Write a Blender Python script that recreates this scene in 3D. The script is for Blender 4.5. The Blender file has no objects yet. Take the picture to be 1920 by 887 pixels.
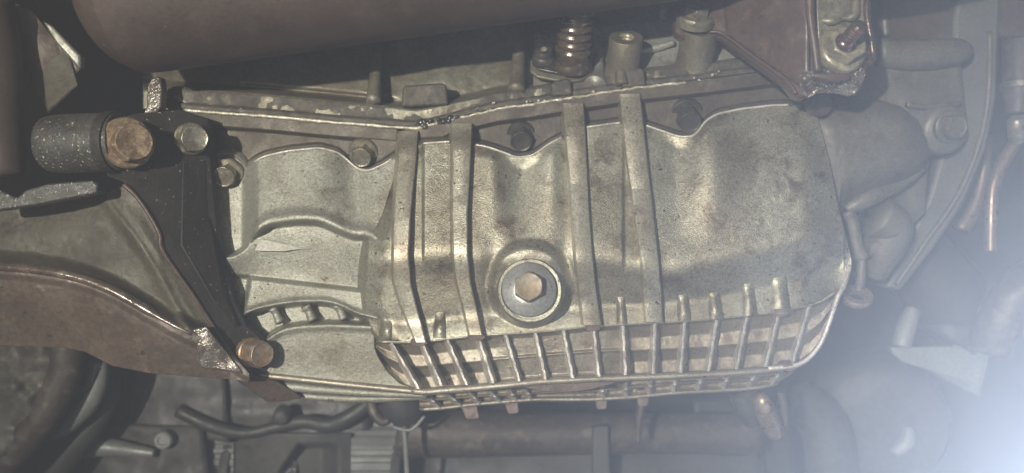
import bpy, bmesh, math, random
import numpy as np
from mathutils import Vector, Matrix

# ------------------------------------------------------------------ camera, world, lamps, exposure
S = 0.0004            # metres per unit on the plane of the pan
F = 1500.0            # distance camera to that plane, in units
CX, CY = 960.0, 443.5
TILT = math.radians(32)
RX = Matrix.Rotation(TILT, 3, 'X')
CAMPOS = Vector((0, 0, 0.22))
sc = bpy.context.scene
COL = sc.collection

cam_d = bpy.data.cameras.new('camera'); cam = bpy.data.objects.new('camera', cam_d); COL.objects.link(cam)
cam.location = CAMPOS; cam.rotation_euler = (math.radians(90) + TILT, 0, 0)
cam_d.sensor_fit = 'HORIZONTAL'; cam_d.sensor_width = 36.0; cam_d.lens = 36.0 * F / 1920.0
cam_d.clip_start = 0.01; cam_d.clip_end = 50
cam_d.dof.use_dof = True; cam_d.dof.focus_distance = (F - 50) * S; cam_d.dof.aperture_fstop = 3.3
sc.camera = cam

w = bpy.data.worlds.new('World'); sc.world = w; w.use_nodes = True
w.node_tree.nodes['Background'].inputs[0].default_value = (0.62, 0.70, 0.85, 1)
w.node_tree.nodes['Background'].inputs[1].default_value = 0.02

def campt(x, y, z):
    return CAMPOS + RX @ Vector((x, z, y))
def aim(o, target):
    o.rotation_euler = (target - o.location).to_track_quat('-Z', 'Y').to_euler()

def V(x, y, d=0.0):
    k = (F - d) / F * S
    return CAMPOS + RX @ Vector(((x - CX) * k, (F - d) * S, -(y - CY) * k))

ld = bpy.data.lights.new('torch_lamp', 'SPOT'); ld.energy = 230; ld.color = (1.0, 0.95, 0.82)
ld.spot_size = math.radians(46); ld.spot_blend = 0.9; ld.shadow_soft_size = 0.02
lo = bpy.data.objects.new('torch_lamp', ld); COL.objects.link(lo)
lo.location = campt(-0.54, 0.15, -0.90); aim(lo, V(1080, 450, 20))

dd = bpy.data.lights.new('daylight_lamp', 'SPOT'); dd.shadow_soft_size = 0.03; dd.energy = 122.0; dd.color = (0.70, 0.82, 1.0)
dd.spot_size = math.radians(172); dd.spot_blend = 1.0
do = bpy.data.objects.new('daylight_lamp', dd); COL.objects.link(do)
do.location = campt(0.47, -0.285, 0.52); aim(do, do.location + RX @ Vector((.05, -.3, .05)))

sc.view_settings.view_transform = 'Standard'; sc.view_settings.look = 'None'
sc.view_settings.gamma = 1.0; sc.view_settings.exposure = 0.0; sc.view_settings.use_curve_mapping = False
sc.render.engine = 'CYCLES'
sc.cycles.use_denoising = True
sc.cycles.max_bounces = 6; sc.cycles.volume_bounces = 0; sc.cycles.sample_clamp_indirect = 3.0

# ------------------------------------------------------------------ helpers
rng = random.Random(5)
def Vn(X, Y, D):
    k = (F - D) / F * S
    a = np.stack([(X - CX) * k, (F - D) * S, -(Y - CY) * k], -1)
    R = np.array(RX); return a @ R.T + np.array(CAMPOS)
def ax(a, b, c):                      # direction: right, down, towards the camera
    return (RX @ Vector((a, -c, -b))).normalized()
def ss(a, b, x):
    t = np.clip((x - a) / (b - a), 0, 1); return t * t * (3 - 2 * t)
def ip(x, pts):
    p = np.array(pts, float); return np.interp(x, p[:, 0], p[:, 1])
def sip(x, pts, wdt=14):              # softened polyline
    x = np.asarray(x, float)
    return sum(ip(x + o * wdt, pts) for o in (-1, -.5, 0, .5, 1)) / 5
def vnoise(X, Y, sc_, seed):
    r = np.random.RandomState(seed).rand(256, 256)
    x = X / sc_; y = Y / sc_
    xi = np.floor(x).astype(int); yi = np.floor(y).astype(int); fx = x - xi; fy = y - yi
    fx = fx * fx * (3 - 2 * fx); fy = fy * fy * (3 - 2 * fy)
    g = lambda a, b: r[a % 256, b % 256]
    return (g(xi, yi) * (1 - fx) + g(xi + 1, yi) * fx) * (1 - fy) + (g(xi, yi + 1) * (1 - fx) + g(xi + 1, yi + 1) * fx) * fy - .5
def gauss(x, c, s): return np.exp(-((x - c) / s) ** 2)

def thing(name, label, cat, loc, group=None):
    o = bpy.data.objects.new(name, None); COL.objects.link(o); o.location = loc; o.empty_display_size = 0.02
    o['label'] = label; o['category'] = cat
    if group: o['group'] = group
    return o
def obj(name, geo, mat, parent=None, angle=42, bevel=0, label=None, subsurf=0):
    verts, faces = geo
    base = None
    p = parent
    while p is not None and p.parent is not None: p = p.parent
    verts = np.array([tuple(v) for v in verts]) if not isinstance(verts, np.ndarray) else verts
    if p is not None: base = np.array(p.location)
    else: base = np.array([(verts[:, 0].min() + verts[:, 0].max()) / 2, (verts[:, 1].min() + verts[:, 1].max()) / 2, verts[:, 2].min()])
    me = bpy.data.meshes.new(name); me.from_pydata((verts - base).tolist(), [], faces); me.update()
    bm = bmesh.new(); bm.from_mesh(me); bmesh.ops.recalc_face_normals(bm, faces=bm.faces[:]) if len(faces) < 4000 else None
    bm.to_mesh(me); bm.free()
    me.polygons.foreach_set('use_smooth', [True] * len(me.polygons))
    if angle < 180: me.set_sharp_from_angle(angle=math.radians(angle))
    me.materials.append(mat)
    o = bpy.data.objects.new(name, me); COL.objects.link(o)
    if parent is not None: o.parent = parent
    else: o.location = base
    if bevel:
        b = o.modifiers.new('bevel', 'BEVEL'); b.width = bevel * S; b.segments = 2; b.limit_method = 'ANGLE'; b.angle_limit = math.radians(35); b.harden_normals = False
    if label: o['label'] = label
    return o
def tag(o, label, cat, group=None, kind=None):
    if label: o['label'] = label
    if cat: o['category'] = cat
    if group: o['group'] = group
    if kind: o['kind'] = kind
    return o
def relief(xs, ytop, ybot, ny, dfun, back=50, tcurve=None):
    xs = np.asarray(xs, float); nx = len(xs)
    t = np.linspace(0, 1, ny)
    if tcurve is not None: t = tcurve(t)
    X = np.repeat(xs[:, None], ny, 1); yt = ytop(xs)[:, None]; yb = ybot(xs)[:, None]
    Y = yt + (yb - yt) * t[None, :]
    D = dfun(X, Y)
    v = Vn(X, Y, D).reshape(-1, 3)
    idx = np.arange(nx * ny).reshape(nx, ny)
    q = np.stack([idx[:-1, :-1], idx[:-1, 1:], idx[1:, 1:], idx[1:, :-1]], -1).reshape(-1, 4)
    loop = list(idx[:, 0]) + list(idx[-1, 1:]) + list(idx[-2::-1, -1]) + list(idx[0, -2:0:-1])
    Xl = X.reshape(-1)[loop]; Yl = Y.reshape(-1)[loop]; Dl = D.reshape(-1)[loop] - back
    bv = Vn(Xl, Yl, Dl); n0 = nx * ny; m = len(loop)
    faces = q.tolist() + [[loop[i], loop[(i + 1) % m], n0 + (i + 1) % m, n0 + i] for i in range(m)]
    return np.vstack([v, bv]), faces
def join(*gs):
    vs, fs = [], []
    for v, f in gs:
        n = len(vs); vs += [Vector(p) for p in v]; fs += [[i + n for i in q] for q in f]
    return vs, fs
def basis(axis):
    up = RX @ Vector((0, 0, 1)); 
    if abs(axis.dot(up)) > .95: up = RX @ Vector((1, 0, 0))
    a = axis.cross(up).normalized(); b = axis.cross(a).normalized()
    return a, b
def lathe(c, axis, prof, seg=32, hexn=0, phase=0.0, squash=None):
    """c=(x,y,d); prof rows (radius, height[, hex blend]) in units"""
    o = V(*c); k = (F - c[2]) / F * S; a, b = basis(axis)
    vs, fs, rings = [], [], []
    for row in prof:
        r, h = row[0], row[1]; hb = row[2] if len(row) > 2 else 0
        if r <= 1e-6:
            vs.append(o + axis * h * k); rings.append([len(vs) - 1]); continue
        ring = []
        for i in range(seg):
            th = 2 * math.pi * i / seg; rr = r
            if hb:
                m = (th % (math.pi / 3)) - math.pi / 6
                rr = r * (1 - hb + hb * (math.cos(math.pi / 6) / math.cos(m)))
            th += phase
            ca, sa = math.cos(th) * rr, math.sin(th) * rr
            if squash: ca *= squash
            vs.append(o + (a * ca + b * sa + axis * h) * k); ring.append(len(vs) - 1)
        rings.append(ring)
    for p, q in zip(rings, rings[1:]):
        if len(p) == 1 and len(q) == 1: continue
        for i in range(seg):
            j = (i + 1) % seg
            if len(p) == 1: fs.append([p[0], q[j], q[i]])
            elif len(q) == 1: fs.append([p[i], p[j], q[0]])
            else: fs.append([p[i], p[j], q[j], q[i]])
    return vs, fs
def hexhead(c, axis, r, h, phase=0.0, dish=0.0):
    ri = r * 0.865
    return lathe(c, axis, [(r, 0, 1), (r, h * .86, 1), (ri * .99, h, .05), (ri * .82, h - dish, 0), (0, h - dish)], seg=36, phase=phase)
def sweep(pts, seg=20, caps=True, sub=6, ell=1.0):
    """pts rows (x,y,d,r): a round bar through them, smoothed"""
    P = np.array(pts, float)
    if sub > 1 and len(P) > 2:
        t = np.arange(len(P)); tt = np.linspace(0, len(P) - 1, (len(P) - 1) * sub + 1)
        def cr(col):
            out = []
            for u in tt:
                i = min(int(u), len(P) - 2); f = u - i
                p0 = col[max(i - 1, 0)]; p1 = col[i]; p2 = col[i + 1]; p3 = col[min(i + 2, len(P) - 1)]
                out.append(.5 * (2 * p1 + (p2 - p0) * f + (2 * p0 - 5 * p1 + 4 * p2 - p3) * f * f + (3 * p1 - p0 - 3 * p2 + p3) * f ** 3))
            return np.array(out)
        P = np.stack([cr(P[:, i]) for i in range(4)], -1)
    C = [V(*p[:3]) for p in P]; R = [p[3] * (F - p[2]) / F * S for p in P]
    vs, fs = [], []; n = len(C); prev = None
    for i in range(n):
        tg = (C[min(i + 1, n - 1)] - C[max(i - 1, 0)]).normalized()
        if prev is None: a, b = basis(tg)
        else:
            a = (prev - tg * prev.dot(tg)).normalized(); b = tg.cross(a)
        prev = a
        for s_ in range(seg):
            th = 2 * math.pi * s_ / seg
            vs.append(C[i] + a * math.cos(th) * R[i] + b * math.sin(th) * R[i] * ell)
    for i in range(n - 1):
        for s_ in range(seg):
            t_ = (s_ + 1) % seg
            fs.append([i * seg + s_, i * seg + t_, (i + 1) * seg + t_, (i + 1) * seg + s_])
    if caps: fs.append(list(range(seg))[::-1]); fs.append([(n - 1) * seg + i for i in range(seg)])
    return vs, fs
def plate(pts, th=20, d=None):
    """pts rows (x,y,d) or (x,y) with common d: a solid slab with that outline"""
    P = [(p[0], p[1], p[2] if len(p) > 2 else d) for p in pts]; n = len(P)
    vs = [V(*p) for p in P]
    bk = [v + (v - CAMPOS).normalized() * 0 + ax(0, 0, -1) * th * S for v in vs]
    vs = vs + bk
    fs = [list(range(n)), list(range(2 * n - 1, n - 1, -1))] + [[i, n + i, n + (i + 1) % n, (i + 1) % n] for i in range(n)]
    return vs, fs
def sheet(pts, th, bump=0, nsub=18, seed=1, amp=3):
    """quad patch (4 corners x,y,d) with uneven surface and thickness"""
    a, b, c, d_ = [np.array(p, float) for p in pts]
    u = np.linspace(0, 1, nsub)[:, None, None]; v = np.linspace(0, 1, nsub)[None, :, None]
    G = (a * (1 - u) + b * u) * (1 - v) + (d_ * (1 - u) + c * u) * v
    X, Y, D = G[..., 0], G[..., 1], G[..., 2].copy()
    D += bump * 4 * (u * (1 - u) * 4 * v * (1 - v))[..., 0] + amp * vnoise(X, Y, 25, seed)
    vv = Vn(X, Y, D).reshape(-1, 3); idx = np.arange(nsub * nsub).reshape(nsub, nsub)
    q = np.stack([idx[:-1, :-1], idx[1:, :-1], idx[1:, 1:], idx[:-1, 1:]], -1).reshape(-1, 4).tolist()
    loop = list(idx[:, 0]) + list(idx[-1, 1:]) + list(idx[-2::-1, -1]) + list(idx[0, -2:0:-1])
    bv = Vn(X.reshape(-1)[loop], Y.reshape(-1)[loop], D.reshape(-1)[loop] - th); n0 = nsub * nsub; m = len(loop)
    return np.vstack([vv, bv]), q + [[loop[i], n0 + i, n0 + (i + 1) % m, loop[(i + 1) % m]] for i in range(m)]

# ------------------------------------------------------------------ materials
def mat(name, c1, c2, c3=None, scale=35, rough=.5, metal=0.0, bump=.35, bscale=900, mid=.5, speck=None, speck_t=.70, speck_s=700,
        coat=0, fine=.35, rvar=.18, contrast=.16, spec=.5, lump=.0, lscale=160, stain=.45, shift=(0, 0, 0), pits=None):
    m = bpy.data.materials.new(name); m.use_nodes = True; nt = m.node_tree; N = nt.nodes; L = nt.links
    b = N['Principled BSDF']
    tc = N.new('ShaderNodeTexCoord'); mp = N.new('ShaderNodeMapping'); mp.inputs[1].default_value = shift
    L.new(tc.outputs['Object'], mp.inputs[0]); co = mp.outputs[0]
    def noise(s, det=4, r=.55, dist=0):
        n = N.new('ShaderNodeTexNoise'); n.inputs['Scale'].default_value = s; n.inputs['Detail'].default_value = det
        n.inputs['Roughness'].default_value = r; n.inputs['Distortion'].default_value = dist; L.new(co, n.inputs['Vector']); return n.outputs['Fac']
    def ramp(f, a, c):
        r = N.new('ShaderNodeMapRange'); r.interpolation_type = 'SMOOTHSTEP'
        r.inputs['From Min'].default_value = a; r.inputs['From Max'].default_value = c; L.new(f, r.inputs['Value']); return r.outputs[0]
    def mix(f, A, B, mode='MIX'):
        x = N.new('ShaderNodeMix'); x.data_type = 'RGBA'; x.blend_type = mode
        if isinstance(f, float): x.inputs[0].default_value = f
        else: L.new(f, x.inputs[0])
        for s_, v in ((x.inputs[6], A), (x.inputs[7], B)):
            if isinstance(v, tuple): s_.default_value = (*v, 1)
            else: L.new(v, s_)
        return x.outputs[2]
    big = noise(scale, 5, .6, .6)
    f = ramp(big, mid - contrast, mid + contrast)
    col = mix(f, c1, c2)
    if c3 is not None:
        f3 = ramp(noise(scale * 3.1, 5, .65, .4), .5, .5 + stain * .6); col = mix(f3, col, c3)
    fn = noise(bscale * .55, 3, .7)
    r = N.new('ShaderNodeMapRange'); r.inputs['To Min'].default_value = 1 - fine; r.inputs['To Max'].default_value = 1 + fine
    r.inputs['From Min'].default_value = .25; r.inputs['From Max'].default_value = .75; L.new(fn, r.inputs['Value'])
    g = N.new('ShaderNodeCombineColor'); [L.new(r.outputs[0], g.inputs[i]) for i in range(3)]
    col = mix(1.0, col, g.outputs[0], 'MULTIPLY')
    if speck is not None:
        fs = ramp(noise(speck_s, 2, .5), speck_t, speck_t + .03); col = mix(fs, col, speck)
    if pits:
        fp = ramp(noise(pits[0], 3, .6), pits[1], pits[1] + .05); col = mix(fp, col, pits[2])
    L.new(col, b.inputs['Base Color'])
    rr = N.new('ShaderNodeMapRange'); rr.inputs['From Min'].default_value = .3; rr.inputs['From Max'].default_value = .7
    rr.inputs['To Min'].default_value = max(.05, rough - rvar); rr.inputs['To Max'].default_value = min(1, rough + rvar)
    L.new(noise(scale * 2.2, 5, .65), rr.inputs['Value']); L.new(rr.outputs[0], b.inputs['Roughness'])
    b.inputs['Metallic'].default_value = metal; b.inputs['Specular IOR Level'].default_value = spec
    if coat: b.inputs['Coat Weight'].default_value = coat; b.inputs['Coat Roughness'].default_value = .18
    bp = N.new('ShaderNodeBump'); bp.inputs['Strength'].default_value = bump; bp.inputs['Distance'].default_value = .0006
    hsum = noise(bscale, 3, .6)
    if lump:
        ad = N.new('ShaderNodeMath'); ad.operation = 'MULTIPLY_ADD'; ad.inputs[1].default_value = lump; L.new(noise(lscale, 4, .6), ad.inputs[0]); L.new(hsum, ad.inputs[2]); hsum = ad.outputs[0]
    L.new(hsum, bp.inputs['Height']); L.new(bp.outputs[0], b.inputs['Normal'])
    return m
M = {}
M['alu'] = mat('cast_aluminium', (.37, .358, .285), (.25, .225, .168), (.13, .098, .068), scale=15, rough=.41, metal=.70, rvar=.08, bump=.6, bscale=1100, lump=.25, stain=.36, fine=.5, contrast=.13, pits=(210, .655, (.085, .065, .047)))
M['alu_pale'] = mat('clean_cast_aluminium', (.31, .31, .262), (.235, .22, .175), (.135, .11, .08), scale=15, rough=.5, metal=.5, rvar=.08, bump=.7, bscale=1000, lump=.3, stain=.6, fine=.45, contrast=.13, pits=(210, .655, (.085, .065, .047)))
M['alu_brown'] = mat('oil_stained_aluminium', (.28, .24, .175), (.205, .165, .115), (.155, .115, .08), scale=24, rough=.36, metal=.7, rvar=.08, bump=.55, bscale=1100, lump=.25, fine=.5)
M['alu_rib'] = mat('rib_aluminium', (.44, .42, .335), (.34, .30, .23), (.20, .155, .11), scale=22, rough=.36, metal=.62, rvar=.08, bump=.55, bscale=1100, lump=.2, fine=.5, pits=(210, .655, (.085, .065, .047)))
M['alu_film'] = mat('brown_filmed_aluminium', (.34, .31, .25), (.25, .215, .165), (.18, .14, .11), scale=18, rough=.4, metal=.6, rvar=.08, bump=.6, bscale=1000, lump=.3, pits=(210, .655, (.085, .065, .047)))
M['alu_edge'] = mat('bare_edges_and_highlight', (.58, .55, .50), (.40, .355, .315), scale=50, rough=.36, metal=.4, bump=.8, bscale=1100)
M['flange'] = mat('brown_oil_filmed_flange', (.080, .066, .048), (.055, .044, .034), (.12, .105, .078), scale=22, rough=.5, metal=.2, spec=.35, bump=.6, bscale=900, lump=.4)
M['ground_pad'] = mat('pinkish_machined_metal', (.25, .195, .165), (.20, .15, .125), scale=60, rough=.42, metal=.55, bump=.2)
M['case'] = mat('dull_case_aluminium', (.20, .19, .145), (.135, .115, .082), (.085, .065, .05), scale=22, rough=.52, metal=.45, bump=.4, bscale=800, lump=1.0, stain=.8)
M['case_pale'] = mat('bare_case_aluminium', (.36, .36, .32), (.26, .25, .21), (.15, .12, .09), scale=25, rough=.45, metal=.5, bump=.3)
M['seam'] = mat('oily_flange_grime', (.085, .074, .056), (.050, .044, .038), (.13, .115, .085), scale=45, rough=.6, metal=.1, spec=.3, bump=.6, bscale=700, lump=.6, speck=(.42, .40, .33), speck_t=.74, speck_s=420)
M['bead'] = mat('pale_gasket_sealant', (.62, .59, .49), (.35, .31, .22), (.10, .085, .07), scale=110, rough=.38, metal=.25, bump=.7, bscale=500, lump=1.5)
M['dome'] = mat('dull_grey_housing', (.145, .136, .112), (.105, .096, .08), (.072, .062, .052), scale=18, rough=.55, metal=.35, bump=.3, bscale=900)
M['housing'] = mat('dark_grey_housing', (.13, .126, .114), (.10, .097, .088), scale=18, rough=.6, metal=.25, bump=.25)
M['tube'] = mat('dark_brown_paint', (.064, .045, .038), (.043, .031, .027), (.080, .060, .050), scale=11, rough=.6, metal=0, bump=.3, bscale=700, speck=(.36, .33, .27), speck_t=.765, speck_s=130, fine=.25, spec=.35, rvar=.2, lump=.6, stain=.5)
M['brown'] = mat('red_brown_oily_paint', (.070, .042, .032), (.048, .031, .025), (.095, .066, .048), scale=28, rough=.42, metal=0, bump=.3, bscale=500, speck=(.38, .33, .26), speck_t=.74, speck_s=330, lump=.8)
M['arm'] = mat('brown_cast_arm', (.098, .072, .055), (.068, .050, .040), (.125, .10, .074), scale=20, rough=.5, metal=.05, bump=.5, bscale=600, speck=(.40, .36, .28), speck_t=.75, speck_s=260, lump=1, stain=.4, pits=(120, .66, (.045, .03, .024)))
M['olive'] = mat('olive_grey_casting', (.085, .077, .056), (.058, .051, .038), (.034, .028, .022), scale=22, rough=.58, spec=.35, metal=.1, bump=.55, bscale=700, lump=1, stain=.6)
M['olive2'] = mat('mottled_grey_casting', (.105, .10, .082), (.07, .06, .05), (.04, .034, .03), scale=34, rough=.6, metal=.1, bump=.6, bscale=400, lump=1, stain=.4)
M['alu_lit'] = mat('lit_facet_aluminium', (.52, .51, .45), (.42, .40, .34), scale=30, rough=.5, metal=.2, bump=.5)  # paler aluminium for the gusset: its lit facet is put into the colour
M['pad'] = mat('olive_stained_plate', (.20, .185, .13), (.135, .122, .088), (.07, .056, .042), scale=60, rough=.4, metal=.3, bump=.5, bscale=600, lump=.8, stain=.4)
M['wetlip'] = mat('wet_brown_metal', (.11, .078, .058), (.075, .056, .043), (.17, .145, .115), scale=40, rough=.24, metal=.25, bump=.5, bscale=450, lump=1, coat=.5)
M['crust'] = mat('crusty_sparkling_grime', (.10, .08, .065), (.22, .20, .175), (.06, .045, .035), scale=60, rough=.28, metal=.45, bump=1.0, bscale=420, lump=1.5, speck=(.50, .48, .44), speck_t=.64, speck_s=620)
M['black'] = mat('black_speckled_paint', (.020, .019, .018), (.030, .026, .022), (.050, .040, .031), scale=25, rough=.65, spec=.25, metal=0, bump=.5, bscale=600, lump=.6, stain=.5, speck=(.36, .34, .29), speck_t=.705, speck_s=420)
M['rubber'] = mat('black_gritty_rubber', (.035, .034, .030), (.05, .047, .04), scale=40, rough=.5, bump=.6, bscale=420, speck=(.40, .38, .33), speck_t=.665, speck_s=520, lump=1)
M['rust'] = mat('rusty_bolt_steel', (.27, .20, .125), (.135, .085, .055), (.38, .325, .23), scale=90, rough=.5, metal=.3, bump=.7, bscale=500, lump=.9)
M['zinc'] = mat('dull_zinc_bolt', (.33, .31, .25), (.20, .175, .13), (.12, .09, .06), scale=80, rough=.36, metal=.65, bump=.35, bscale=700)
M['zinc_brown'] = mat('rust_tinged_zinc_bolt', (.40, .36, .29), (.30, .20, .12), (.22, .15, .10), scale=70, rough=.36, metal=.6, bump=.4, bscale=600)
M['darkbolt'] = mat('dark_oily_bolt', (.060, .054, .046), (.042, .037, .032), (.09, .072, .055), scale=70, rough=.45, metal=.3, bump=.3)
M['plug'] = mat('grey_plug_steel', (.30, .30, .285), (.24, .24, .228), (.26, .245, .21), scale=50, rough=.36, metal=.35, bump=.25, bscale=1000, rvar=.06, pits=(260, .66, (.09, .07, .05)))
M['plughead'] = mat('tan_stained_plug_head', (.25, .225, .17), (.235, .18, .112), (.17, .165, .145), scale=75, rough=.5, metal=.3, bump=.25)
M['brass'] = mat('yellow_passivated_steel', (.33, .30, .20), (.22, .195, .13), (.10, .078, .055), scale=55, rough=.34, metal=.35, bump=.35, bscale=600, coat=.3, lump=.5)
M['wetbrown'] = mat('wet_rusty_thread', (.085, .045, .032), (.055, .035, .028), (.16, .09, .05), scale=60, rough=.16, metal=.4, bump=.4, bscale=350, coat=.8)
M['amber'] = mat('oily_bellows', (.105, .078, .048), (.06, .046, .032), (.17, .125, .065), scale=70, rough=.2, metal=.45, bump=.25, bscale=500, coat=.7)
M['blackoil'] = mat('oily_black_flange', (.03, .028, .028), (.05, .045, .04), scale=60, rough=.28, metal=.2, bump=.4, bscale=500, coat=.3)
M['bgdark'] = mat('dark_bay_grey', (.026, .025, .024), (.018, .017, .017), scale=8, rough=.7, bump=.2, bscale=200)
M['bggrey'] = mat('mid_grey_engine_metal', (.062, .060, .058), (.044, .042, .041), (.03, .028, .026), scale=15, rough=.6, metal=.1, bump=.2, bscale=300)
M['bgpale'] = mat('pale_grey_engine_metal', (.22, .225, .215), (.16, .165, .16), scale=18, rough=.5, metal=.2, bump=.15)
M['bgwarm'] = mat('warm_grey_exhaust', (.075, .062, .052), (.05, .042, .037), (.15, .125, .10), scale=28, rough=.55, metal=.2, bump=.4, bscale=300)
M['belt'] = mat('grey_ribbed_rubber', (.15, .155, .152), (.12, .124, .12), scale=30, rough=.55, bump=.1)
M['copper'] = mat('brown_brake_pipe', (.20, .15, .11), (.15, .11, .085), (.25, .21, .16), scale=40, rough=.35, metal=.5, bump=.2)
M['white'] = mat('off_white_shield', (.20, .21, .19), (.17, .18, .165), scale=14, rough=.5, metal=0, bump=.1)
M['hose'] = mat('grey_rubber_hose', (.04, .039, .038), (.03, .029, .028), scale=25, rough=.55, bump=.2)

def hexbolt(name, parent, c, axis, r, h, wr, m, mw=None, phase=.3, wh=6, dish=2, label=None):
    """washer flange + hex head: the washer is the sub-part"""
    k = wh
    hd = obj(name, hexhead((c[0], c[1], c[2]), axis, r, h + k, phase, dish), m, parent, angle=30, bevel=1.0, label=label)
    obj('washer', lathe(c, axis, [(wr * .97, -12), (wr, 0), (wr, k * .55), (wr * .93, k), (0, k)], 40), mw or m, hd, angle=35)
    return hd

# ------------------------------------------------------------------ the setting: the dark bay behind everything
def bay_d(X, Y): return -1500 + 260 * ss(500, 1100, np.abs(X - 900)) + 30 * vnoise(X, Y, 140, 3)
g = relief(np.linspace(-900, 2800, 60), lambda x: x * 0 - 700, lambda x: x * 0 + 1700, 40, bay_d, 80)
tag(obj('engine_bay_wall', g, M['bgdark'], None, 180), None, None, kind='structure')

# ------------------------------------------------------------------ oil pan
SEAM = [(250, 200), (340, 204), (400, 209), (500, 216), (640, 229), (780, 239), (850, 222), (930, 203), (1010, 192), (1080, 180), (1200, 162), (1300, 151), (1460, 131), (1520, 126), (1600, 130)]
WT = [(700, 315), (735, 296), (765, 272), (790, 264), (850, 260), (885, 266), (905, 268), (935, 277), (970, 291), (1000, 286), (1030, 264), (1060, 249), (1095, 234), (1160, 225), (1205, 228), (1240, 240), (1275, 252), (1303, 250), (1322, 222), (1345, 208), (1390, 199), (1450, 192), (1600, 190)]
BEND = [(650, 500), (700, 492), (860, 486), (1120, 492), (1250, 512), (1350, 492), (1500, 458), (1600, 440)]
LIP = [(650, 632), (700, 641), (785, 641), (890, 629), (1010, 622), (1110, 611), (1250, 604), (1330, 599), (1450, 585), (1520, 572), (1560, 556), (1585, 525), (1596, 490)]
RIM = [(700, 648), (710, 672), (726, 698), (750, 720), (780, 732), (900, 723), (1020, 711), (1130, 706), (1240, 702), (1350, 697), (1440, 690), (1497, 680), (1520, 664), (1540, 640), (1560, 592), (1575, 556)]
RTOP = [(650, 150), (1480, 120), (1520, 170), (1555, 300), (1572, 390), (1588, 450), (1596, 486)]   # right outline of the pan wall
_v = np.linspace(-420, 260, 1361)
def _tab(slope): 
    c = np.cumsum(slope) * (_v[1] - _v[0]); return c - np.interp(0, _v, c)
T_UP = _tab(.31 + (-.52 - .31) * ss(-34, 22, _v))
T_LO = _tab(.78 * ss(-12, 10, _v))
def wall_prof(X, Y):
    be = sip(X, BEND, 30); li = sip(X, LIP, 10); st = li - 36 - 14 * gauss(X, 1480, 120); be = np.minimum(be, st - 40)
    f = lambda Y_: 50 + np.interp(Y_ - be, _v, T_UP) + np.interp(Y_ - st, _v, T_LO)
    return f(Y) + (30 - f(li)) * ss(be, li, Y)
XL = [(100, 750), (230, 748), (300, 738), (400, 705), (450, 677), (580, 668), (620, 684), (645, 704)]
def body_plain(X, Y):
    d = wall_prof(X, Y)
    d = d - 22 * ss(60, 0, X - np.interp(Y, [p[0] for p in XL], [p[1] for p in XL]))   # rounded left shoulder
    d = d - 26 * ss(1500, 1600, X) * ss(170, 330, Y)
    return d
def boss_bump(X, Y):
    r = np.hypot((X - 993) / 1.0, (Y - 536) / np.where(Y < 536, 1.06, .95))
    return 15 * ss(86, 63, r)
def body_d(X, Y):
    d = body_plain(X, Y)
    wt = sip(X, WT, 8); seam = sip(X, SEAM, 6)
    fl = -40 + 0 * X                                   # flange face
    rec = -58
    led = seam + 24 + 16 * ss(860, 760, X)
    top = fl + (rec - fl) * ss(led, led + 9, Y)
    up = ss(wt - 7, wt + 7, Y)
    d = top * (1 - up) + d * up
    fade = ss(480, 290, Y) * ss(wt - 5, wt + 30, Y)
    d = d - 15 * gauss(X, 975, 30) * fade + 9 * gauss(X, 925, 24) * fade + 9 * gauss(X, 1035, 22) * fade
    d = d - 12 * gauss(X, 1275, 34) * fade + 12 * gauss(X, 1335, 45) * fade * 1.2
    d = d + 8 * ss(.0, .3, gauss(X, 1440, 130)) * gauss(Y, 330, 90)
    d = d + 7 * (ss(790, 797, X) * ss(850, 845, X) + ss(1096, 1102, X) * ss(1172, 1166, X)) * ss(wt - 2, wt + 8, Y) * ss(520, 450, Y)
    d = d + boss_bump(X, Y) - 10 * gauss(X, 925, 18) * gauss(Y, 530, 60) - 10 * gauss(X, 1060, 14) * gauss(Y, 510, 50)
    xl = np.interp(Y, [p[0] for p in XL], [p[1] for p in XL])
    d = d - 110 * ss(16, -22, X - xl)
    d = d - 55 * ss(-14, 6, Y - (sip(X, LIP, 10) - 2)) * 0
    return d + 1.0 * vnoise(X, Y, 40, 7) + .35 * vnoise(X, Y, 9, 8)

pan = thing('oil_pan', 'large ribbed cast aluminium oil pan with finned underside and drain plug, filling the middle', 'oil pan', V(1080, 740, -60))
xs = np.concatenate([np.arange(640, 1540, 2.0), 1540 + 56 * (1 - (1 - np.linspace(0, 1, 60)) ** 1.8)])
_top = lambda x: np.maximum(sip(x, SEAM, 6) + 2, ip(x, RTOP)); _mid = lambda x: np.maximum(sip(x, WT, 8) - 2, _top(x) + 1)
body = obj('body', relief(xs, _mid, lambda x: np.maximum(sip(x, LIP, 6), _mid(x) + 1), 220, body_d, 70), M['alu'], pan, 180)
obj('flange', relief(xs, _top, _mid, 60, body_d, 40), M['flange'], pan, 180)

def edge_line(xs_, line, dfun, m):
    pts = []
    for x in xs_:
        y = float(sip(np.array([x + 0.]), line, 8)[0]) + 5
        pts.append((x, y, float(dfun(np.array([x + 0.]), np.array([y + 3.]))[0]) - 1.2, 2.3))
    obj('wall_edge_highlight', sweep(pts, 8, sub=2), m, pan, 180)  # pale bead: worn edge, with its highlight put into the colour
for a, b in ((794, 850), (892, 1060), (1100, 1166), (1212, 1484)): edge_line(np.arange(a, b, 7.0), WT, body_d, M['alu_edge'])
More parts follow.
